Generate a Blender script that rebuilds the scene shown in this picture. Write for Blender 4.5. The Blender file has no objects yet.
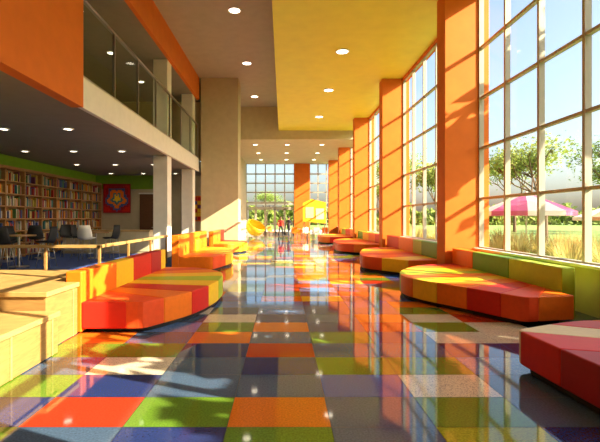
import bpy, math, random
from mathutils import Vector, Matrix
random.seed(7)
S = bpy.context.scene
COL = S.collection
S.view_settings.view_transform = 'Standard'
S.view_settings.look = 'None'
S.view_settings.exposure = -0.85

# ------------------------------------------------------------ materials
def mat(name, col, rough=0.5, var=0.08, scale=6.0, bump=0.0, metal=0.0, emit=None, estr=0.0, coat=0.0, spec=0.5, kind='noise', col2=None, sub=0):
    m = bpy.data.materials.new(name); m.use_nodes = True
    nt = m.node_tree; b = nt.nodes['Principled BSDF']
    b.inputs['Roughness'].default_value = rough
    b.inputs['Metallic'].default_value = metal
    b.inputs['Specular IOR Level'].default_value = spec
    b.inputs['Coat Weight'].default_value = coat
    b.inputs['Coat Roughness'].default_value = 0.05
    tc = nt.nodes.new('ShaderNodeTexCoord')
    ramp = nt.nodes.new('ShaderNodeValToRGB')
    c = Vector(col)
    if kind == 'noise':
        t = nt.nodes.new('ShaderNodeTexNoise'); t.inputs['Scale'].default_value = scale; t.inputs['Detail'].default_value = 4
        out = t.outputs['Fac']
        a = [max(0, x*(1-var)) for x in c]; d = [min(1, x*(1+var)) for x in c]
        ramp.color_ramp.elements[0].position = .3; ramp.color_ramp.elements[1].position = .7
        ramp.color_ramp.elements[0].color = (*a, 1); ramp.color_ramp.elements[1].color = (*d, 1)
    elif kind == 'speck':
        t = nt.nodes.new('ShaderNodeTexVoronoi'); t.inputs['Scale'].default_value = scale
        sep = nt.nodes.new('ShaderNodeSeparateColor'); nt.links.new(t.outputs['Color'], sep.inputs[0])
        out = sep.outputs[0]
        ramp.color_ramp.interpolation = 'CONSTANT'
        ramp.color_ramp.elements[0].color = (*c, 1); ramp.color_ramp.elements[0].position = 0
        ramp.color_ramp.elements[1].color = (*col2, 1); ramp.color_ramp.elements[1].position = .8
        e = ramp.color_ramp.elements.new(.4); e.color = (*[x*(1+var) for x in c], 1)
    elif kind == 'wood':
        mp = nt.nodes.new('ShaderNodeMapping'); mp.inputs['Scale'].default_value = (1.2, 1.2, 9)
        nt.links.new(tc.outputs['Object'], mp.inputs[0])
        t = nt.nodes.new('ShaderNodeTexNoise'); t.inputs['Scale'].default_value = scale; t.inputs['Detail'].default_value = 6
        t.inputs['Distortion'].default_value = 1.2
        nt.links.new(mp.outputs[0], t.inputs['Vector'])
        out = t.outputs['Fac']
        ramp.color_ramp.elements[0].position = .3; ramp.color_ramp.elements[1].position = .7
        ramp.color_ramp.elements[0].color = (*[x*.72 for x in c], 1); ramp.color_ramp.elements[1].color = (*[min(1, x*1.1) for x in c], 1)
    if kind != 'wood':
        nt.links.new(tc.outputs['Object'], t.inputs['Vector'])
    nt.links.new(out, ramp.inputs[0]); nt.links.new(ramp.outputs[0], b.inputs['Base Color'])
    if bump:
        bp = nt.nodes.new('ShaderNodeBump'); bp.inputs['Strength'].default_value = bump; bp.inputs['Distance'].default_value = .01
        nt.links.new(out, bp.inputs['Height']); nt.links.new(bp.outputs[0], b.inputs['Normal'])
    if emit:
        b.inputs['Emission Color'].default_value = (*emit, 1); b.inputs['Emission Strength'].default_value = estr
    return m

def glass(name, tint=(.96, .98, .97), refl=.05):
    m = bpy.data.materials.new(name); m.use_nodes = True
    nt = m.node_tree; nt.nodes.clear()
    o = nt.nodes.new('ShaderNodeOutputMaterial'); mx = nt.nodes.new('ShaderNodeMixShader')
    tr = nt.nodes.new('ShaderNodeBsdfTransparent'); tr.inputs[0].default_value = (*tint, 1)
    gl = nt.nodes.new('ShaderNodeBsdfGlossy'); gl.inputs['Roughness'].default_value = .02
    mx.inputs[0].default_value = refl
    nt.links.new(tr.outputs[0], mx.inputs[1]); nt.links.new(gl.outputs[0], mx.inputs[2])
    nt.links.new(mx.outputs[0], o.inputs[0])
    return m

def leafmat(name, col):
    m = bpy.data.materials.new(name); m.use_nodes = True
    nt = m.node_tree; b = nt.nodes['Principled BSDF']; o = nt.nodes['Material Output']
    b.inputs['Roughness'].default_value = .6
    t = nt.nodes.new('ShaderNodeTexNoise'); t.inputs['Scale'].default_value = 1.5
    tc = nt.nodes.new('ShaderNodeTexCoord'); nt.links.new(tc.outputs['Object'], t.inputs['Vector'])
    r = nt.nodes.new('ShaderNodeValToRGB'); r.color_ramp.elements[0].position = .35; r.color_ramp.elements[1].position = .65
    r.color_ramp.elements[0].color = (*[x*.6 for x in col], 1); r.color_ramp.elements[1].color = (*[x*1.2 for x in col], 1)
    nt.links.new(t.outputs['Fac'], r.inputs[0]); nt.links.new(r.outputs[0], b.inputs['Base Color'])
    tl = nt.nodes.new('ShaderNodeBsdfTranslucent'); nt.links.new(r.outputs[0], tl.inputs[0])
    mx = nt.nodes.new('ShaderNodeMixShader'); mx.inputs[0].default_value = .5
    nt.links.new(b.outputs[0], mx.inputs[1]); nt.links.new(tl.outputs[0], mx.inputs[2]); nt.links.new(mx.outputs[0], o.inputs[0])
    return m

M = {}
M['orange_wall'] = mat('orange_paint', (.66, .16, .018), .6, .05, 3, spec=.2)
M['orange_dark'] = mat('orange_paint_upper', (.6, .12, .01), .6, .05, 3)
M['cream'] = mat('cream_plaster', (.5, .4, .24), .7, .05, 4, .05)
M['beige'] = mat('beige_plaster', (.5, .43, .27), .7, .06, 3, .05)
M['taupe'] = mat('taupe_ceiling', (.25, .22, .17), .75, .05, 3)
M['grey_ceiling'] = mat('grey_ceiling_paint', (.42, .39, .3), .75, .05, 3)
M['yellow_ceiling'] = mat('yellow_ceiling_paint', (.76, .7, .06), .55, .04, 2)
M['white'] = mat('warm_white_paint', (.76, .73, .64), .5, .04, 4)
M['green_wall'] = mat('green_paint', (.2, .4, .015), .6, .06, 4)
M['brown'] = mat('brown_wood_door', (.12, .05, .02), .4, .1, 4, kind='wood')
M['carpet'] = mat('blue_carpet', (.02, .05, .2), .95, .35, 60, .3)
M['wood'] = mat('light_oak', (.36, .2, .065), .4, .1, 3, kind='wood')
M['wood_top'] = mat('oak_top', (.5, .31, .11), .35, .1, 3, kind='wood')
M['shelf_wood'] = mat('shelf_wood', (.4, .2, .07), .45, .1, 3, kind='wood')
M['frame'] = mat('window_frame_metal', (.42, .39, .32), .4, .03, 6, metal=.2)
M['steel'] = mat('brushed_steel', (.45, .43, .4), .3, .05, 30, metal=.9)
M['black'] = mat('black_plastic', (.02, .02, .02), .5, .1, 10, spec=.2)
M['glass'] = glass('window_glass')
M['rail_glass'] = glass('railing_glass', (.88, .95, .88), .08)
M['lamp'] = mat('lamp_lens', (1, .95, .85), .4, 0, 4, emit=(1, .88, .66), estr=14)
M['lamp_ring'] = mat('lamp_trim', (.8, .78, .72), .4, .03, 4)
# upholstery
for n, c in dict(red=(.6, .02, .012), dred=(.36, .012, .02), orange=(.8, .17, .01), yellow=(.85, .52, .02), lime=(.36, .5, .02),
                 green=(.1, .3, .02), cream=(.75, .62, .38), coral=(.72, .075, .015)).items():
    M['v_'+n] = mat('vinyl_'+n, c, .42, .05, 14, .04, spec=.25)
# floor
M['f_slate'] = mat('tile_slate', (.055, .095, .17), .05, .3, 60, spec=.6)
M['f_navy'] = mat('tile_navy', (.018, .032, .13), .05, .3, 60, spec=.6)
M['f_cobalt'] = mat('tile_cobalt', (.025, .08, .32), .05, .3, 60, spec=.6)
M['f_green'] = mat('tile_green', (.1, .2, .02), .05, .3, 60, spec=.6)
M['f_olive'] = mat('tile_olive', (.26, .3, .02), .05, .3, 60, spec=.6)
M['f_orange'] = mat('tile_orange', (.62, .15, .012), .05, .25, 60, spec=.6)
M['f_red'] = mat('tile_brick_red', (.42, .035, .012), .05, .25, 60, spec=.6)
M['f_terr'] = mat('tile_terrazzo_light', (.6, .53, .4), .06, .12, 130, kind='speck', col2=(.28, .28, .28), spec=.6)
M['f_blue'] = mat('tile_terrazzo_blue', (.06, .13, .32), .05, .4, 130, kind='speck', col2=(.2, .26, .4), spec=.6)
M['f_yellow'] = mat('tile_ochre', (.68, .42, .03), .05, .2, 60, spec=.6)
M['joint'] = mat('tile_joint', (.03, .03, .03), .5)
M['grass'] = mat('lawn', (.16, .26, .05), .9, .4, 3)
M['paving'] = mat('patio_paving', (.5, .45, .38), .8, .1, 2)
M['bark'] = mat('bark', (.12, .08, .05), .9, .3, 10, .4)
M['leaf'] = leafmat('leaf_spring', (.36, .44, .09))
M['leaf2'] = leafmat('leaf_deep', (.26, .36, .07))
M['reed'] = leafmat('reed_blades', (.5, .46, .16))
M['pink'] = mat('parasol_pink', (.6, .12, .28), .7, .05)
M['pwhite'] = mat('parasol_white', (.8, .74, .7), .7, .05)
M['peach'] = mat('parasol_peach', (.6, .3, .18), .7, .05)
M['skin'] = mat('skin', (.55, .32, .22), .5, .05)
M['hair'] = mat('hair', (.03, .018, .01), .5, .1)
M['coat'] = mat('red_jacket', (.5, .02, .015), .7, .1, 20)
M['coat2'] = mat('dark_jacket', (.04, .03, .05), .7, .1, 20)
M['trousers'] = mat('dark_trousers', (.02, .025, .05), .8, .1, 20)
bookcols = [(.4, .03, .02), (.04, .08, .25), (.5, .4, .2), (.06, .15, .05), (.6, .2, .02), (.45, .33, .05), (.15, .04, .1), (.5, .46, .36), (.03, .18, .2)]
BOOK = [mat('book_cover_%d' % i, c, .6, .1) for i, c in enumerate(bookcols)]

# ------------------------------------------------------------ mesh builder
class B:
    def __init__(s, name): s.n = name; s.v = []; s.f = []; s.mi = []; s.ms = []; s.sm = []
    def m(s, m):
        if isinstance(m, str): m = M[m]
        if m not in s.ms: s.ms.append(m)
        return s.ms.index(m)
    def add(s, vs, fs, m, sm=False):
        o = len(s.v); s.v += [tuple(v) for v in vs]; k = s.m(m)
        for f in fs: s.f.append([i+o for i in f]); s.mi.append(k); s.sm.append(sm)
    def box(s, x0, x1, y0, y1, z0, z1, m):
        x0, x1 = sorted((x0, x1)); y0, y1 = sorted((y0, y1)); z0, z1 = sorted((z0, z1))
        s.add([(x0, y0, z0), (x1, y0, z0), (x1, y1, z0), (x0, y1, z0), (x0, y0, z1), (x1, y0, z1), (x1, y1, z1), (x0, y1, z1)],
              [(0, 3, 2, 1), (4, 5, 6, 7), (0, 1, 5, 4), (1, 2, 6, 5), (2, 3, 7, 6), (3, 0, 4, 7)], m)
    def prism(s, poly, z0, z1, m):
        a = sum(poly[i][0]*poly[(i+1) % len(poly)][1]-poly[(i+1) % len(poly)][0]*poly[i][1] for i in range(len(poly)))
        if a < 0: poly = poly[::-1]
        n = len(poly)
        s.add([(x, y, z0) for x, y in poly]+[(x, y, z1) for x, y in poly],
              [tuple(range(n))[::-1], tuple(range(n, 2*n))]+[(i, (i+1) % n, n+(i+1) % n, n+i) for i in range(n)], m)
    def cyl(s, p0, p1, r0, r1, m, n=12, caps=True):
        p0 = Vector(p0); p1 = Vector(p1); q = (p1-p0).to_track_quat('Z', 'Y')
        vs = []
        for p, r in ((p0, r0), (p1, r1)):
            for i in range(n):
                a = 2*math.pi*i/n; vs.append(p+q @ Vector((math.cos(a)*r, math.sin(a)*r, 0)))
        s.add(vs, [(i, (i+1) % n, n+(i+1) % n, n+i) for i in range(n)], m, True)
        if caps: s.add(vs, [tuple(range(n))[::-1], tuple(range(n, 2*n))], m)
    def lathe(s, prof, c, m, n=24, mats=None):
        vs = []
        for r, z in prof:
            for i in range(n):
                a = 2*math.pi*i/n; vs.append((c[0]+r*math.cos(a), c[1]+r*math.sin(a), c[2]+z))
        for i in range(n):
            fs = [(k*n+i, k*n+(i+1) % n, (k+1)*n+(i+1) % n, (k+1)*n+i) for k in range(len(prof)-1)]
            s.add([vs[j] for f in fs for j in f], [tuple(range(4*k, 4*k+4)) for k in range(len(fs))], mats[i % len(mats)] if mats else m, False)
    def ball(s, c, r, m, sc=(1, 1, 1), n=16):
        vs = []; k = n//2
        for j in range(k+1):
            t = math.pi*j/k
            for i in range(n):
                a = 2*math.pi*i/n
                vs.append((c[0]+r*sc[0]*math.sin(t)*math.cos(a), c[1]+r*sc[1]*math.sin(t)*math.sin(a), c[2]+r*sc[2]*math.cos(t)))
        s.add(vs, [(j*n+i, (j+1)*n+i, (j+1)*n+(i+1) % n, j*n+(i+1) % n) for j in range(k) for i in range(n)], m, True)
    def done(s, bevel=0, loc=None, rot=None, parent=None, seg=2):
        me = bpy.data.meshes.new(s.n); me.from_pydata(s.v, [], s.f)
        for m in s.ms: me.materials.append(m)
        me.polygons.foreach_set('material_index', s.mi); me.polygons.foreach_set('use_smooth', s.sm)
        me.update()
        o = bpy.data.objects.new(s.n, me); COL.objects.link(o)
        if bevel:
            b = o.modifiers.new('bevel', 'BEVEL'); b.width = bevel; b.segments = seg; b.limit_method = 'ANGLE'; b.angle_limit = math.radians(40)
            b.harden_normals = False
        if loc: o.location = loc
        if rot: o.rotation_euler = rot
        if parent: o.parent = parent
        return o
def inst(o, loc, rotz=0, sc=1):
    c = o.copy(); c.location = loc; c.rotation_euler = (0, 0, rotz); c.scale = (sc, sc, sc); COL.objects.link(c)
    for ch in o.children:
        k = ch.copy(); k.parent = c; COL.objects.link(k)
    return c

# ------------------------------------------------------------ shell
YB, YE = -5.0, 42.0
H1, HS, HF = 9.1, 7.5, 6.9
XL, XW = -4.6, 5.06

# floor tiles
b = B('floor')
b.box(-11.2, 5.25, YB, YE+.2, -.15, -.006, 'joint')
names = ['f_slate', 'f_navy', 'f_green', 'f_olive', 'f_orange', 'f_red', 'f_terr', 'f_blue', 'f_yellow', 'f_cobalt']
wts = [18, 17, 11, 5, 11, 13, 7, 14, 4, 12]
rng = random.Random(21)
TD = .55
tx0 = -.43-.8*4; ty0 = 3.84-TD*16
grid = {}
NX, NY = 11, 86
for j in range(NY):
    for i in range(NX):
        while True:
            c = rng.choices(names, wts)[0]
            if grid.get((i-1, j)) == c and rng.random() < .8: continue
            if grid.get((i, j-1)) == c and rng.random() < .5: continue
            break
        grid[(i, j)] = c
# rows counted from the one in front of the viewer (row 15 ends at y = 3.84)
rows = {14: ['navy', 'green', 'slate', 'navy', 'green', 'slate', 'olive', 'navy', 'slate', 'navy'],
        15: ['green', 'navy', 'red', 'green', 'orange', 'slate', 'green', 'slate', 'navy', 'slate'],
        16: ['slate', 'green', 'navy', 'slate', 'slate', 'cobalt', 'terr', 'slate', 'navy', 'navy'],
        17: ['green', 'slate', 'terr', 'slate', 'navy', 'green', 'green', 'blue', 'red', 'navy'],  # pale terrazzo tile at left also stands in for a sun patch
        18: ['slate', 'green', 'green', 'navy', 'red', 'slate', 'slate', 'navy', 'navy', 'navy'],
        19: ['navy', 'orange', 'slate', 'orange', 'slate', 'green', 'navy', 'terr', 'terr', 'slate'],
        20: ['slate', 'slate', 'blue', 'green', 'orange', 'navy', 'red', 'green', 'terr', 'navy']}
for j, rr in rows.items():
    for i, n in enumerate(rr): grid[(i, j)] = 'f_'+n
for (i, j), c in grid.items():
    x0 = tx0+.8*i; y0 = ty0+TD*j; x1 = min(x0+.8, XW); y1 = min(y0+TD, YE)
    g = .0025
    if x1-x0 < .02 or y1-y0 < .02: continue
    b.add([(x0+g, y0+g, 0), (x1-g, y0+g, 0), (x1-g, y1-g, 0), (x0+g, y1-g, 0)], [(0, 1, 2, 3)], c)
b.done()
b = B('carpet'); b.box(-10.99, -5.22, YB+.01, 25.2, -.004, .008, 'carpet'); b.box(-5.22, -3.05, YB+.01, 17.1, -.004, .008, 'carpet'); b.done()

b = B('wall_right')
b.box(XW-.02, 5.3, YB, YE, 0, .78, 'cream')
b.box(XW-.02, 5.3, YB, YE, HS-.1, H1+.2, 'orange_wall')
b.done()
b = B('trim_sill'); b.box(XW-.12, 5.32, YB, YE, .78, .83, 'white'); b.done(.01)
cols = [4.1-7.05, 4.1, 11.16, 18.2, 25.3, 32.3, 39.4]
for y in cols:
    b = B('orange_column')
    b.box(4.2, 5.35, y, y+.58, 0, HS, 'orange_wall'); b.box(4.17, 5.02, y-.03, y+.61, 0, .1, 'orange_dark'); b.done(.012)
# windows between columns
spans = [(YB, cols[0])]+[(cols[i]+.58, cols[i+1]) for i in range(len(cols)-1)]+[(cols[-1]+.58, YE)]
wi = 1
for y0, y1 in spans:
    b = B('window_%d' % wi); wi += 1
    n = max(1, round((y1-y0)/1.32)); zs = [.83, 2.1, 3.4, 4.7, 6.0, HS-.1]
    for k in range(n+1):
        y = y0+(y1-y0)*k/n
        b.box(XW+.02, XW+.14, max(y0, y-.035), min(y1, y+.035), .83, HS-.1, 'frame')
    for z in zs: b.box(XW+.03, XW+.13, y0, y1, z-.03 if z > .9 else z, z+.03, 'frame')
    b.add([(XW+.08, y0, .85), (XW+.08, y1, .85), (XW+.08, y1, HS-.12), (XW+.08, y0, HS-.12)], [(0, 1, 2, 3)], 'glass')
    b.done()

b = B('ceiling'); b.box(XL, -.3, YB, 29, H1, H1+.15, 'grey_ceiling'); b.box(-.3, 5.3, YB, 29, H1, H1+.15, 'grey_ceiling'); b.done()
b = B('ceiling_soffit'); b.box(-.3, XW, YB, 29, HS, H1, 'yellow_ceiling'); b.done()
b = B('ceiling_far'); b.box(-4.4, 5.3, 29.0, YE+.2, HF, H1+.15, 'beige'); b.done()
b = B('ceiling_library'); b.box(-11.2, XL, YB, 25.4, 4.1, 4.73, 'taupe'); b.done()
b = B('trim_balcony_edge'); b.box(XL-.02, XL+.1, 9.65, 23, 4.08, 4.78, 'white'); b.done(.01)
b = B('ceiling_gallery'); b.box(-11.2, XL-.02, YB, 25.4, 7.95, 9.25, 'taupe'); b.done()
b = B('trim_upper_band'); b.box(XL-.02, XL+.12, 9.65, 23, 7.93, H1, 'orange_wall'); b.done()
b = B('wall_left_upper'); b.box(XL-.15, XL+.12, YB, 9.65, 4.08, H1, 'orange_wall'); b.done()
b = B('wall_left')
b.box(-11.25, -11, YB, 25.4, 0, 4.1, 'green_wall'); b.done()
b = B('wall_gallery_side'); b.box(-9.2, -9, YB, 25.4, 4.73, 7.95, 'cream'); b.done()
b = B('wall_gallery_end'); b.box(-9.0, -4.4, 23.5, 23.7, 4.73, 7.95, 'beige'); b.done()
b = B('wall_library_back'); b.box(-11, -3.6, 25.3, 25.5, 0, 4.1, 'beige')
b.box(-11, -7.6, 25.27, 25.3, 3.3, 4.1, 'green_wall'); b.done()
b = B('wall_pier'); b.box(-4.4, -2.4, 23, 24.4, 0, H1, 'beige'); b.done(.01)
b = B('wall_left_far'); b.box(-3.8, -3.6, 25.5, YE, 0, H1, 'beige'); b.done()
b = B('wall_back'); b.box(-11.2, 5.3, YB-.2, YB, 0, H1+.15, 'cream'); b.done()
b = B('baseboard_left_far'); b.box(-3.6, -3.57, 25.5, YE, 0, .12, 'white'); b.done()

for y in (17.2, 22.0):
    b = B('white_column'); b.box(-5.2, XL-.02, y, y+.62, .008, 4.1, 'white'); b.box(-5.2, XL-.02, y, y+.62, 4.73, 7.95, 'white'); b.done(.02)

# balcony glass railing
b = B('glass_balcony_railing')
y = 9.7; zt = 6.55
b.add([(XL+.03, 9.7, 4.8), (XL+.03, 22.98, 4.8), (XL+.03, 22.98, zt), (XL+.03, 9.7, zt)], [(0, 1, 2, 3)], 'rail_glass')
while y < 23:
    b.box(XL, XL+.06, y, y+.05, 4.73, zt, 'steel'); y += 1.9
b.box(XL-.01, XL+.07, 9.66, 22.98, zt, zt+.06, 'steel')
b.box(XL-.01, XL+.07, 9.66, 22.98, 4.78, 4.84, 'steel')
b.done()

# far facade
b = B('window_%d' % wi); wi += 1
zs = [2.62, 3.1, 4.1, 5.0, 5.9, HF]
def facade(x0, x1, n, zb):
    for k in range(n+1):
        x = x0+(x1-x0)*k/n; b.box(x-.055, x+.055, YE-.02, YE+.12, zb, HF, 'frame')
    for z in zs: b.box(x0, x1, YE-.01, YE+.11, z-.06, z+.06, 'frame')
    b.add([(x0, YE+.03, zb), (x1, YE+.03, zb), (x1, YE+.03, HF), (x0, YE+.03, HF)], [(0, 1, 2, 3)], 'glass')
facade(-3.6, 1.1, 5, 2.55); b.done()
b = B('window_%d' % wi); wi += 1
facade(2.6, 5.06, 3, 0); b.done()
for k in range(5):
    x0 = -3.6+4.69*k/5; x1 = x0+.935
    d = B('door_%d' % (k+2))
    d.box(x0, x0+.1, YE, YE+.06, 0, 2.52, 'frame'); d.box(x1-.1, x1, YE, YE+.06, 0, 2.52, 'frame')
    d.box(x0, x1, YE, YE+.06, 0, .25, 'frame'); d.box(x0, x1, YE, YE+.06, 2.4, 2.54, 'frame'); d.box(x0+.1, x1-.1, YE, YE+.06, 1.0, 1.08, 'frame')
    d.add([(x0+.1, YE+.03, .2), (x1-.1, YE+.03, .2), (x1-.1, YE+.03, 2.42), (x0+.1, YE+.03, 2.42)], [(0, 1, 2, 3)], 'glass')
    hx = x1-.16 if k % 2 == 0 else x0+.16
    d.cyl((hx, YE-.06, .8), (hx, YE-.06, 1.4), .015, .015, 'steel', 8)
    d.box(hx-.01, hx+.01, YE-.06, YE, .82, .85, 'steel'); d.box(hx-.01, hx+.01, YE-.06, YE, 1.35, 1.38, 'steel'); d.done()
b = B('wall_far'); b.box(1.1, 2.6, YE-.15, YE+.1, 0, HF, 'orange_wall'); b.done(.01)

# ------------------------------------------------------------ ceiling lights
def downlight(x, y, z, e, r=.16):
    b = B('recessed_ceiling_light')
    n = 20
    b.lathe([(r+.05, 0), (r+.05, -.025), (r, -.03), (r, -.012)], (0, 0, 0), 'lamp_ring', n)
    b.cyl((0, 0, -.018), (0, 0, -.01), r, r, 'lamp', n)
    o = b.done(loc=(x, y, z))
    if e:
        l = bpy.data.lights.new('bulb', 'SPOT'); l.energy = e; l.color = (1, .84, .58); l.spot_size = math.radians(130); l.spot_blend = .8; l.shadow_soft_size = r
        lo = bpy.data.objects.new('bulb', l); COL.objects.link(lo); lo.location = (0, 0, -.06); lo.parent = o
for y in (3.5, 9.0, 15.2, 19.8, 25.0): downlight(2.1, y, HS, 150, .2)
for y in (3.0, 8.0, 15.5, 20.8, 26.5): downlight(-1.75, y, H1, 150, .2)
for x in (-2, .3, 2.8):
    for y in (31, 35, 39): downlight(x, y, HF, 150)
for x in (-9.6, -7.8, -6.0):
    for y in (8, 12, 16, 20, 24): downlight(x, y, 4.1, 52, .11)
for y in (10.5, 13.5, 16.5, 20): downlight(-6.6, y, 7.95, 200, .12)

# ------------------------------------------------------------ benches
def curve(pts, n):
    out = []
    P = [Vector(p) for p in pts]; P = [P[0]*2-P[1]]+P+[P[-1]*2-P[-2]]
    for i in range(1, len(P)-2):
        for k in range(10):
            t = k/10; a, c, d, e = P[i-1:i+3]
            out.append(.5*((2*c)+(d-a)*t+(2*a-5*c+4*d-e)*t*t+(3*c-a-3*d+e)*t**3))
    out.append(P[-2])
    L = [0]
    for i in range(1, len(out)): L.append(L[-1]+(out[i]-out[i-1]).length)
    res = []
    for k in range(n+1):
        s = L[-1]*k/n; j = 1
        while j < len(L)-1 and L[j] < s: j += 1
        t = (s-L[j-1])/max(1e-9, L[j]-L[j-1]); res.append(out[j-1].lerp(out[j], min(1, t)))
    return res
def bench(xb, y0, y1, front, seat, back=None, h=.44, bh=.85, bt=.22, by=None):
    b = B('upholstered_curved_bench'); n = len(seat); sub = 8
    F = curve(front, n*sub)
    cx = sum(p.x for p in F)/len(F); cy = sum(p.y for p in F)/len(F)
    for i, c in enumerate(seat):
        fr = [(p.x, p.y) for p in F[i*sub:(i+1)*sub+1]]
        ya = y0+(y1-y0)*i/n; yb = y0+(y1-y0)*(i+1)/n
        poly = [(xb, ya)]+fr+[(xb, yb)]
        if i == 0: poly = fr+[(xb, yb)]
        if i == n-1: poly = [(xb, ya)]+fr
        b.prism(poly, .07, h, 'v_'+c)
    pl = [((p.x-cx)*.9+cx, (p.y-cy)*.93+cy) for p in F]
    b.prism(pl, 0.0, .07, 'black')
    if back:
        s = 1 if xb > 0 else -1
        ba, bb = by or (y0, y1)
        tot = sum(w for _, w in back); y = ba
        for c, w in back:
            yy = y+(bb-ba)*w/tot
            b.box(xb+.002*s, xb+bt*s, y, yy, .02, bh, 'v_'+c); y = yy
    return b.done(.018, seg=3)
# right side
bench(4.15, .8, 4.95, [(4.15, .8), (3.3, .7), (2.75, 1.5), (2.6, 2.6), (2.52, 3.6), (2.48, 4.45), (2.5, 4.55), (2.6, 4.62), (3.4, 4.95), (4.15, 5.0)],
      ['orange', 'green', 'yellow', 'cream', 'orange', 'cream', 'dred', 'red', 'cream', 'red', 'orange'], h=.42)
bench(4.37, 6.75, 11.0, [(4.37, 6.45), (3.66, 6.32), (3.56, 6.33), (3.48, 6.42), (3.0, 7.3), (2.55, 8.1), (2.42, 8.8), (2.7, 9.7), (3.4, 10.6), (4.37, 11.0)],
      ['orange', 'coral', 'red', 'orange', 'yellow', 'orange', 'lime', 'yellow', 'orange', 'red', 'dred'],
      [('lime', 1.6), ('green', 1.6), ('orange', 1.2)], bh=.82, by=(6.75, 11.12))
bench(4.37, 11.9, 17.3, [(4.37, 11.85), (3.5, 11.8), (3.38, 11.82), (3.3, 11.92), (2.6, 12.9), (2.45, 13.5), (2.7, 15), (3.2, 16.5), (4.37, 17.3)],
      ['orange', 'yellow', 'coral', 'red', 'orange', 'yellow', 'red', 'orange'],
      [('green', 1.6), ('lime', .8), ('orange', 1.6), ('red', 1.6)], bh=.88, by=(11.8, 18.1))
bench(4.37, 19.0, 24.4, [(4.37, 18.9), (3.5, 18.9), (2.75, 19.6), (2.5, 20.6), (2.65, 22.5), (3.2, 24.1), (4.37, 24.5)],
      ['orange', 'coral', 'red', 'red', 'orange', 'yellow'], [('red', 1), ('orange', 1), ('yellow', 1), ('green', 1)], by=(18.85, 25.2))
bench(4.37, 26.2, 31.4, [(4.37, 26.1), (3.3, 26.1), (2.5, 26.9), (2.3, 28), (2.5, 30), (3.2, 31.3), (4.37, 31.5)],
      ['red', 'orange', 'red', 'yellow', 'orange'], [('orange', 1), ('red', 1), ('lime', 1)], by=(26, 32.2))
# left side
bench(-2.78, 6.0, 10.2, [(-2.78, 5.93), (-2.05, 5.93), (-1.95, 5.95), (-1.87, 6.03), (-1.42, 6.85), (-1.2, 8.0), (-1.32, 9.2), (-1.9, 10.0), (-2.78, 10.2)],
      ['red', 'coral', 'orange', 'red', 'yellow', 'lime', 'yellow', 'orange', 'red', 'orange'],
      [('orange', 1.4), ('yellow', .9), ('red', 1.2), ('dred', .8), ('yellow', .4)], bh=.86, by=(5.93, 10.2))
bench(-3.1, 12.9, 17.5, [(-3.1, 12.8), (-2.3, 12.78), (-2.15, 12.82), (-2.05, 12.95), (-1.75, 14.5), (-1.9, 16), (-2.4, 17.1), (-3.1, 17.5)],
      ['orange', 'coral', 'yellow', 'orange', 'lime', 'orange'], [('orange', 2), ('yellow', 1), ('orange', 1.4)], bh=1.08, by=(12.8, 17.5))
bench(-3.1, 19.2, 22.7, [(-3.1, 19.2), (-2.4, 19.1), (-1.9, 19.7), (-1.72, 20.8), (-2.1, 22.2), (-3.1, 22.7)],
      ['orange', 'yellow', 'orange', 'red'], [('orange', 2), ('red', 1)], bh=1.0, by=(19.2, 22.7))

# ------------------------------------------------------------ wooden platform seating on the left
b = B('wooden_bleacher_steps')
def tier(x0, x1, y0, y1, z):
    b.box(x0, x1-.03, y0+.03, y1, .008, z-.06, 'wood'); b.box(x0, x1, y0, y1, z-.06, z, 'wood_top')
    y = y1-.12
    while y > y0+.2:
        b.box(x1-.03, x1-.018, y-.03, y, .01, z-.06, 'wood_top'); y -= .75
tier(-7.5, -3.02, 5.92, 7.3, .72)
tier(-7.5, -2.8, 5.1, 5.92, .72)
tier(-7.5, -2.64, 1.5, 5.1, .5)
b.done(.008)

# handrail
b = B('wooden_handrail')
pts = [(-10.8, 9.6), (-4.1, 9.6), (-4.1, 15.2)]
for p, q in zip(pts, pts[1:]):
    b.box(min(p[0], q[0])-.05, max(p[0], q[0])+.05, min(p[1], q[1])-.05, max(p[1], q[1])+.05, .93, 1.0, 'wood_top')
for x in (-10.5, -9.2, -7.9, -6.6, -5.3, -4.1): b.box(x-.03, x+.03, 9.57, 9.63, .008, .93, 'wood')
for y in (11.4, 13.3, 15.1): b.box(-4.13, -4.07, y-.03, y+.03, .008, .93, 'wood')
b.done(.008)

# low cabinets
b = B('low_library_cabinet')
b.box(-9.9, -6.0, 19.3, 20.1, .008, 1.0, 'cream'); b.box(-9.95, -5.95, 19.25, 20.15, 1.0, 1.05, 'wood_top')
for k in range(6): b.box(-9.9+.65*k+.02, -9.9+.65*(k+1)-.02, 19.27, 19.3, .1, .95, 'beige')
b.done(.006)

# bookcase
b = B('library_bookcase')
x0, x1, ya, yb = -10.99, -10.62, 14.0, 25.15
b.box(x0, x0+.03, ya, yb, 0.01, 3.5, 'shelf_wood')
ys = [ya+(yb-ya)*k/9 for k in range(10)]
for y in ys: b.box(x0, x1, y-.03, y+.03, .01, 3.55, 'shelf_wood')
zs2 = [.1+.49*k for k in range(8)]
for z in zs2: b.box(x0, x1-.01, ya, yb, z-.025, z+.02, 'shelf_wood')
b.box(x0, x1+.03, ya-.05, yb, 3.53, 3.62, 'shelf_wood')
bc = b.done()
b = B('books')
for k in range(9):
    for z in zs2[:-1]:
        y = ys[k]+.04
        while y < ys[k+1]-.12:
            w = random.uniform(.03, .075); h = random.uniform(.27, .4)
            if random.random() < .06: y += .12; continue
            b.box(-10.95, -10.95+random.uniform(.2, .27), y, y+w*.92, z+.02, z+.02+h, random.choice(BOOK)); y += w
b.done(parent=bc)

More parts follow.
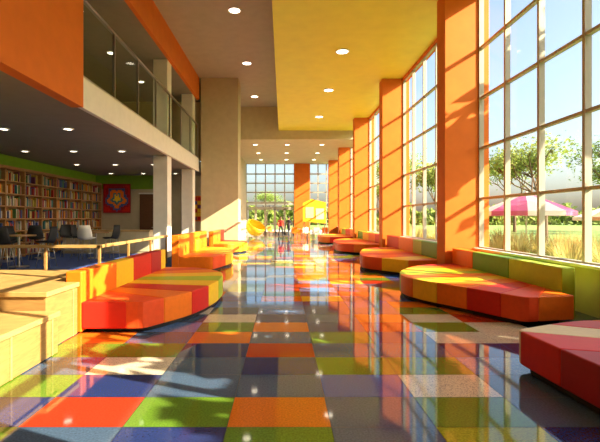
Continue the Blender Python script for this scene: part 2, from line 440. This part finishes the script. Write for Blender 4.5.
# quilt picture
b = B('framed_quilt_picture')
b.box(-10.55, -8.95, 25.22, 25.27, 1.9, 3.6, M['v_dred'])
pal2 = [BOOK[1], BOOK[6], BOOK[8]]
nq = 17
for i in range(nq):
    for j in range(nq):
        d = math.hypot(i-8, j-8)+.8*math.sin(math.atan2(j-8, i-8)*5)
        m = M['v_red'] if d > 9 else BOOK[1] if 5.6 < d <= 7.2 else M['v_orange'] if 3.6 < d <= 5.6 else BOOK[8] if 2 < d <= 3.6 else M['v_yellow'] if d <= 2 else M['v_dred']
        b.box(-10.49+.0882*i, -10.49+.0882*(i+1)-.004, 25.2, 25.22, 1.98+.0906*j, 1.98+.0906*(j+1)-.004, m)
b.done()
b = B('framed_picture')
b.box(-5.75, -4.75, 25.22, 25.28, 1.4, 2.9, M['v_orange'])
for i in range(4):
    for j in range(6): b.box(-5.7+.23*i, -5.7+.23*i+.2, 25.2, 25.22, 1.47+.23*j, 1.47+.23*j+.2, random.choice(pal2+[M['v_red'], M['v_yellow']]))
b.done()
b = B('door_1'); b.box(-8.4, -7.5, 25.2, 25.26, 0.01, 3.0, 'brown'); b.box(-8.46, -7.44, 25.2, 25.26, 3.0, 3.08, 'white'); b.cyl((-7.65, 25.12, 1.05), (-7.65, 25.2, 1.05), .03, .03, 'steel', 10); b.done(.005)

# bar chairs and tables
def barchair(loc, rz, col='white'):
    b = B('shell_bar_chair')
    n, k = 12, 8; vs = []
    for j in range(k+1):
        t = j/k
        if t < .5: y = .22-.44*(t/.5); z = .78+.02*math.sin(t*6)
        else: u = (t-.5)/.5; y = -.22-.1*u-.04*math.sin(u*3); z = .78+.55*u**1.1
        w = .27*(1-.25*max(0, (t-.75)/.25))
        for i in range(n+1):
            s = -1+2*i/n; vs.append((w*s, y+(.10*s*s if t > .4 else .0), z+(.06*s*s if t < .6 else 0)))
    fs = [(j*(n+1)+i, j*(n+1)+i+1, (j+1)*(n+1)+i+1, (j+1)*(n+1)+i) for j in range(k) for i in range(n)]
    b.add(vs, fs, col, True)
    for sx in (-1, 1):
        for sy in (-1, 1): b.cyl((sx*.13, sy*.12, .78), (sx*.23, sy*.22, 0.012), .016, .012, 'steel', 8)
    for sx in (-1, 1): b.cyl((sx*.2, -.19, .28), (sx*.2, .19, .28), .01, .01, 'steel', 6); b.cyl((-.2, sx*.19, .28), (.2, sx*.19, .28), .01, .01, 'steel', 6)
    o = b.done(loc=loc, rot=(0, 0, rz)); m = o.modifiers.new('solid', 'SOLIDIFY'); m.thickness = .015
def table(loc, r=.5, h=1.05):
    b = B('round_high_table')
    b.lathe([(0, h-.05), (r, h-.04), (r, h), (0, h)], (0, 0, 0), 'wood', 28)
    b.cyl((0, 0, .03), (0, 0, h-.04), .04, .04, 'steel'); b.lathe([(.3, .012), (.3, .03), (.05, .06), (0, .06)], (0, 0, 0), 'steel', 24)
    b.done(loc=loc)
for x, y in ((-8.6, 14.0), (-10.0, 13.4), (-7.4, 17.0), (-9.6, 17.2)): table((x, y, 0))
for x, y, r, c in ((-7.7, 14.0, 1.6, 'black'), (-8.5, 13.1, 0.1, 'black'), (-9.2, 14.6, -2, 'black'), (-9.2, 13, 1, 'black'), (-10.1, 14.2, 3, 'black'),
                (-6.7, 16.8, 1.4, 'black'), (-7.4, 16.2, .1, 'white'), (-8.2, 17.3, -1.6, 'black'), (-9.4, 16.4, .3, 'black'), (-8.9, 17.8, -2.4, 'black')):
    barchair((x, y, 0), r, c)

# ------------------------------------------------------------ far furniture
def egg(loc, rz, c):
    b = B('round_lounge_chair'); n, k = 24, 12; vs = []; fs = []
    for j in range(k+1):
        t = math.pi*(.1+.47*j/k)
        for i in range(n): 
            a = 2*math.pi*i/n; r = .8
            vs.append((r*math.sin(t)*math.cos(a), r*math.sin(t)*math.sin(a), -r*math.cos(t)))
    fs = [(j*n+i, j*n+(i+1) % n, (j+1)*n+(i+1) % n, (j+1)*n+i) for j in range(k) for i in range(n)]
    R = Matrix.Rotation(math.radians(35), 4, 'X'); vs = [R @ Vector(v)+Vector((0, 0, .93)) for v in vs]
    b.add(vs, fs, c, True)
    b.ball((0, -.12, .5), .55, 'v_cream', (1, 1, .35), 20)
    b.lathe([(.42, 0), (.42, .04), (.12, .1), (.1, .25)], (0, 0, 0), 'steel', 20)
    o = b.done(loc=loc, rot=(0, 0, rz)); m = o.modifiers.new('s', 'SOLIDIFY'); m.thickness = .05
egg((-2.2, 35, 0), .9, 'v_yellow')
def lowtable(loc, w=1.4, d=.8, h=.75, m='white'):
    b = B('white_table'); b.box(-w/2, w/2, -d/2, d/2, h-.04, h, m)
    for sx in (-1, 1):
        for sy in (-1, 1): b.box(sx*(w/2-.06)-.025, sx*(w/2-.06)+.025, sy*(d/2-.06)-.025, sy*(d/2-.06)+.025, 0, h-.04, 'steel')
    b.done(.005, loc=loc)
lowtable((1.3, 34, 0)); lowtable((2.9, 33.9, 0), 1.2)
def sidechair(loc, rz, c):
    b = B('side_chair')
    b.box(-.22, .22, -.22, .22, .43, .48, c); b.box(-.22, .22, .19, .23, .5, .88, c)
    for sx in (-1, 1):
        b.box(sx*.19-.015, sx*.19+.015, -.2, -.17, 0, .43, 'steel'); b.box(sx*.19-.015, sx*.19+.015, .19, .22, 0, .88, 'steel')
    b.done(.006, loc=loc, rot=(0, 0, rz))
sidechair((.9, 33.2, 0), 3.1, 'v_orange'); sidechair((1.7, 33.2, 0), 3.3, 'white'); sidechair((1.3, 34.8, 0), 0, 'v_orange'); sidechair((2.1, 34.9, 0), 1.5, 'white')
sidechair((-1.0, 36, 0), .6, 'v_orange'); sidechair((2.6, 33.1, 0), 3.0, 'white'); sidechair((3.2, 33.1, 0), 3.2, 'v_orange')
# display board
b = B('yellow_display_board')
b.add([(-.85, 0, 1.35), (.85, 0, 1.2), (.85, 0, 2.75), (-.2, 0, 3.0), (-.85, 0, 2.7), (-.85, .06, 1.35), (.85, .06, 1.2), (.85, .06, 2.75), (-.2, .06, 3.0), (-.85, .06, 2.7)],
      [(0, 1, 2, 3, 4), (9, 8, 7, 6, 5), (0, 5, 6, 1), (1, 6, 7, 2), (2, 7, 8, 3), (3, 8, 9, 4), (4, 9, 5, 0)], 'f_yellow')
b.box(-.65, -.05, -.02, 0, 1.6, 2.4, 'beige'); b.box(.1, .7, -.02, 0, 1.5, 2.3, 'v_cream')
for x in (-.75, .75): b.box(x-.03, x+.03, .06, .12, 0, 2.7, 'steel'); b.box(x-.03, x+.03, -.25, .4, 0, .05, 'steel')
b.done(loc=(2.3, 31.5, 0))

# ------------------------------------------------------------ person
def person(loc, rz, coat='coat'):
    root = bpy.data.objects.new('person', None); COL.objects.link(root); root.location = loc; root.rotation_euler = (0, 0, rz)
    V = []; E = []; Rr = []
    def v(p, r, par=None):
        V.append(p); Rr.append(r)
        if par is not None: E.append((par, len(V)-1))
        return len(V)-1
    pel = v((0, 0, .93), (.155, .11)); w = v((0, 0, 1.08), (.13, .095), pel); ch = v((0, -.01, 1.27), (.165, .11), w)
    nb = v((0, 0, 1.42), (.09, .07), ch); nk = v((0, -.01, 1.5), (.055, .055), nb); hd = v((0, -.015, 1.55), (.05, .05), nk)
    for s in (-1, 1):
        st = .16*s
        h = v((.1*s, 0, .88), (.095, .095), pel); kn = v((.105*s, -.04-st*.7, .5), (.06, .06), h); an = v((.11*s, .02-st*1.6+(.05 if s < 0 else 0), .09), (.042, .042), kn)
        t = v((.12*s, -.14-st*1.6+(.05 if s < 0 else 0), .04), (.038, .03), an)
        sh = v((.19*s, 0, 1.38), (.06, .06), ch); el = v((.25*s, .03+st*.4, 1.1), (.042, .042), sh); wr = v((.25*s, -.06+st*.9, .86), (.028, .028), el)
        pa = v((.25*s, -.08+st*.9, .79), (.032, .02), wr)
        for k, (dx, l) in enumerate(((-.024, .065), (-.008, .078), (.008, .074), (.024, .058))):
            f = v((.25*s+dx, -.09+st*.9, .745), (.009, .009), pa); v((.25*s+dx, -.1+st*.9, .745-l), (.0075, .0075), f)
        f = v((.25*s-.03*s, -.11+st*.9, .775), (.01, .01), pa); v((.25*s-.035*s, -.135+st*.9, .74), (.009, .009), f)
    me = bpy.data.meshes.new('tmp'); me.from_pydata(V, E, []); o = bpy.data.objects.new('tmp', me); COL.objects.link(o)
    o.modifiers.new('skin', 'SKIN'); 
    for i, d in enumerate(me.skin_vertices[0].data): d.radius = Rr[i]; d.use_root = (i == 0)
    sm = o.modifiers.new('sub', 'SUBSURF'); sm.levels = 2; sm.render_levels = 2
    dg = bpy.context.evaluated_depsgraph_get(); m2 = bpy.data.meshes.new_from_object(o.evaluated_get(dg))
    bpy.data.objects.remove(o)
    for k in (coat, 'trousers', 'skin', 'black'): m2.materials.append(M[k])
    for p in m2.polygons:
        c = p.center; p.use_smooth = True
        if c.z > 1.46: p.material_index = 2
        elif abs(c.x) > .17 and c.z < .87 and c.z > .6: p.material_index = 2
        elif c.z < .09: p.material_index = 3
        elif c.z < .9: p.material_index = 1
        else: p.material_index = 0
    bo = bpy.data.objects.new('body', m2); COL.objects.link(bo); bo.parent = root
    h = B('head'); c = (0, -.03, 1.62)
    h.ball(c, .1, 'skin', (.78, .95, 1.17), 20); h.ball((0, -.012, 1.645), .103, 'hair', (.86, .98, 1.08), 20)
    h.ball((0, -.055, 1.585), .06, 'skin', (.85, .8, .9), 14)
    for s in (-1, 1): h.ball((.03*s, -.118, 1.625), .011, 'white'); h.ball((.03*s, -.127, 1.625), .005, 'black'); h.ball((.08*s, -.02, 1.615), .022, 'skin', (.4, .8, 1.2))
    h.cyl((0, -.12, 1.63), (0, -.145, 1.595), .006, .013, 'skin', 8); h.ball((0, -.113, 1.565), .02, 'v_coral', (1, .4, .3))
    h.done(parent=root)
person((-.2, 36.5, 0), .3); person((.5, 38.5, 0), 2.6, 'coat2')

# ------------------------------------------------------------ outside
b = B('lawn_ground'); b.box(5.3, 140, -40, 140, -.3, -.1, 'grass'); b.box(-60, 5.3, 42.3, 140, -.3, -.1, 'grass'); b.done()
b = B('patio_paving'); b.box(-8, 5.2, 42.25, 60, -.1, -.04, 'paving'); b.done()
def tree(name, h, seed, leaf, depth=4, spread=.6, nl=34, ls=.13, tight=.7):
    r = random.Random(seed); b = B(name)
    def br(p, d, L, rad, k):
        q = p+d*L; b.cyl(p, q, rad, rad*.65, 'bark', 7, False)
        if k == 0:
            for _ in range(nl):
                c = q+Vector((r.gauss(0, 1), r.gauss(0, 1), r.gauss(0, .8)))*L*tight
                u = Vector((r.gauss(0, 1), r.gauss(0, 1), r.gauss(0, 1))).normalized(); w = u.orthogonal().normalized(); z = r.uniform(.6, 1.2)*ls
                b.add([c-u*z, c+w*z*.6, c+u*z, c-w*z*.6], [(0, 1, 2, 3)], leaf)
            return
        for i in range(3):
            a = r.uniform(0, 6.28); t = d.orthogonal().normalized(); t = Matrix.Rotation(a+i*2.1, 3, d) @ t
            br(q, (d+t*r.uniform(spread*.7, spread*1.3)+Vector((0, 0, .12))).normalized(), L*r.uniform(.68, .85), rad*.62, k-1)
    br(Vector((0, 0, -.1)), Vector((0, 0, 1)), h*.3, h*.022, depth)
    return b.done()
T1 = tree('broadleaf_tree', 7, 1, 'leaf'); T1.location = (16.5, 27, 0)
T2 = tree('broadleaf_tree', 8, 5, 'leaf2'); T2.location = (24, 30, 0)
T3 = tree('broadleaf_tree', 6, 9, 'leaf'); T3.location = (12, 33, 0)
for i, (x, y, s) in enumerate([(30, 36, 1.1), (11, 44, 1.0), (18, 48, 1.1), (36, 44, 1.2), (28, 52, 1.2), (13, 58, 1.1), (-10, 78, .8), (-3.5, 92, .9), (3, 88, .8), (42, 36, 1.1), (48, 50, 1.4), (9.5, 68, 1.1)]):
    inst([T1, T2, T3][i % 3], (x, y, 0), i*1.3, s)
# tall trees by the near bays, added out of view to dapple sunlight
TS = tree('unseen_shade_tree', 10.5, 14, 'leaf2', 3, .8, 200, .22, .25); TS.location = (15, -9, 0)
for i, (x, y, s) in enumerate([(15.0, 3.2, 1.25), (14.2, -3.4, 1.2), (19, 8, 1.2)]): inst(TS, (x, y, 0), 1+i*2.2, s)
# hedge
b = B('distant_hedge'); r = random.Random(4)
for i in range(10000):
    x = r.uniform(-20, 105); y = 104+r.gauss(0, .8); c = Vector((x, y, r.uniform(-.1, 4.2+1.0*math.sin(x*.5)+.7*math.sin(x*1.3))))
    u = Vector((r.gauss(0, 1), r.gauss(0, 1), r.gauss(0, 1))).normalized(); w = u.orthogonal().normalized(); z = r.uniform(.4, .8)
    b.add([c-u*z, c+w*z*.6, c+u*z, c-w*z*.6], [(0, 1, 2, 3)], 'leaf' if r.random() < .5 else 'leaf2')
b.done()
# ornamental grasses
def tuft(seed):
    r = random.Random(seed); b = B('ornamental_grass_clump')
    for _ in range(170):
        a = r.uniform(0, 6.28); R = r.uniform(0, .22); L = r.uniform(.6, 1.15); lean = r.uniform(.1, .5)
        p = Vector((R*math.cos(a), R*math.sin(a), 0)); d = Vector((math.cos(a), math.sin(a), 0)); s = Vector((-d.y, d.x, 0))*.011
        q = p+d*lean*.35*L+Vector((0, 0, L*.6)); e = p+d*lean*L+Vector((0, 0, L*(1-lean*.3)))
        b.add([p-s, p+s, q+s, q-s, e], [(0, 1, 2, 3), (3, 2, 4)], 'reed')
    return b.done()
g = [tuft(1), tuft(2), tuft(3)]
r = random.Random(3); k = 0
for i in range(80):
    x = r.uniform(6.4, 9.0); y = 5+i*.36
    if k < 3: g[k].location = (x, y, -.1); k += 1
    else: inst(g[i % 3], (x, y, -.1), r.uniform(0, 6), r.uniform(.95, 1.35))
def parasol(loc, R, top, c1, c2):
    b = B('patio_parasol')
    b.lathe([(0.02, top), (R*.5, top-.36), (R, top-.75), (R, top-.93)], (0, 0, 0), 'pink', 8, mats=[M[c1], M[c2]])
    b.cyl((0, 0, -.1), (0, 0, top+.08), .03, .03, 'white'); b.lathe([(0.3, -.1), (.3, -.04), (.05, .02)], (0, 0, 0), 'steel', 16)
    for i in range(8):
        a = math.pi*2*i/8; b.cyl((0, 0, top-.9), (R*.55*math.cos(a), R*.55*math.sin(a), top-.42), .01, .01, 'steel', 6)
    b.done(loc=loc, rot=(0, 0, .3))
parasol((9.9, 17.5, 0), 1.75, 2.62, 'pink', 'pwhite'); parasol((17.2, 22.0, 0), 2.0, 2.4, 'peach', 'pwhite')
b = B('entrance_canopy'); b.box(-4, 3, 43, 47, 3.0, 3.2, 'white')
for x in (-3.8, 2.8): b.box(x-.08, x+.08, 46.7, 46.86, -.04, 3.0, 'white')
b.done()

# ------------------------------------------------------------ light
w = bpy.data.worlds.new('World'); S.world = w; w.use_nodes = True
nt = w.node_tree; sky = nt.nodes.new('ShaderNodeTexSky'); sky.sky_type = 'NISHITA'; sky.sun_disc = False
sd = Vector((1, -.42, .62)).normalized()
sky.sun_elevation = math.asin(sd.z); sky.sun_rotation = math.atan2(sd.x, sd.y); sky.air_density = 1.0; sky.dust_density = 4
nt.links.new(sky.outputs[0], nt.nodes['Background'].inputs[0]); nt.nodes['Background'].inputs[1].default_value = .75
l = bpy.data.lights.new('sun', 'SUN'); l.energy = 42; l.color = (1, .84, .58); l.angle = .004
o = bpy.data.objects.new('sun', l); COL.objects.link(o); o.rotation_euler = (-sd).to_track_quat('-Z', 'Y').to_euler(); o.location = (30, -12, 20)

cam = bpy.data.cameras.new('camera'); co = bpy.data.objects.new('camera', cam); COL.objects.link(co)
co.location = (0, 0, 1.6); co.rotation_euler = (math.pi/2, 0, 0)
cam.sensor_width = 36; cam.lens = 25.8; cam.shift_x = .0283; cam.shift_y = -.005; cam.clip_end = 500
S.camera = co
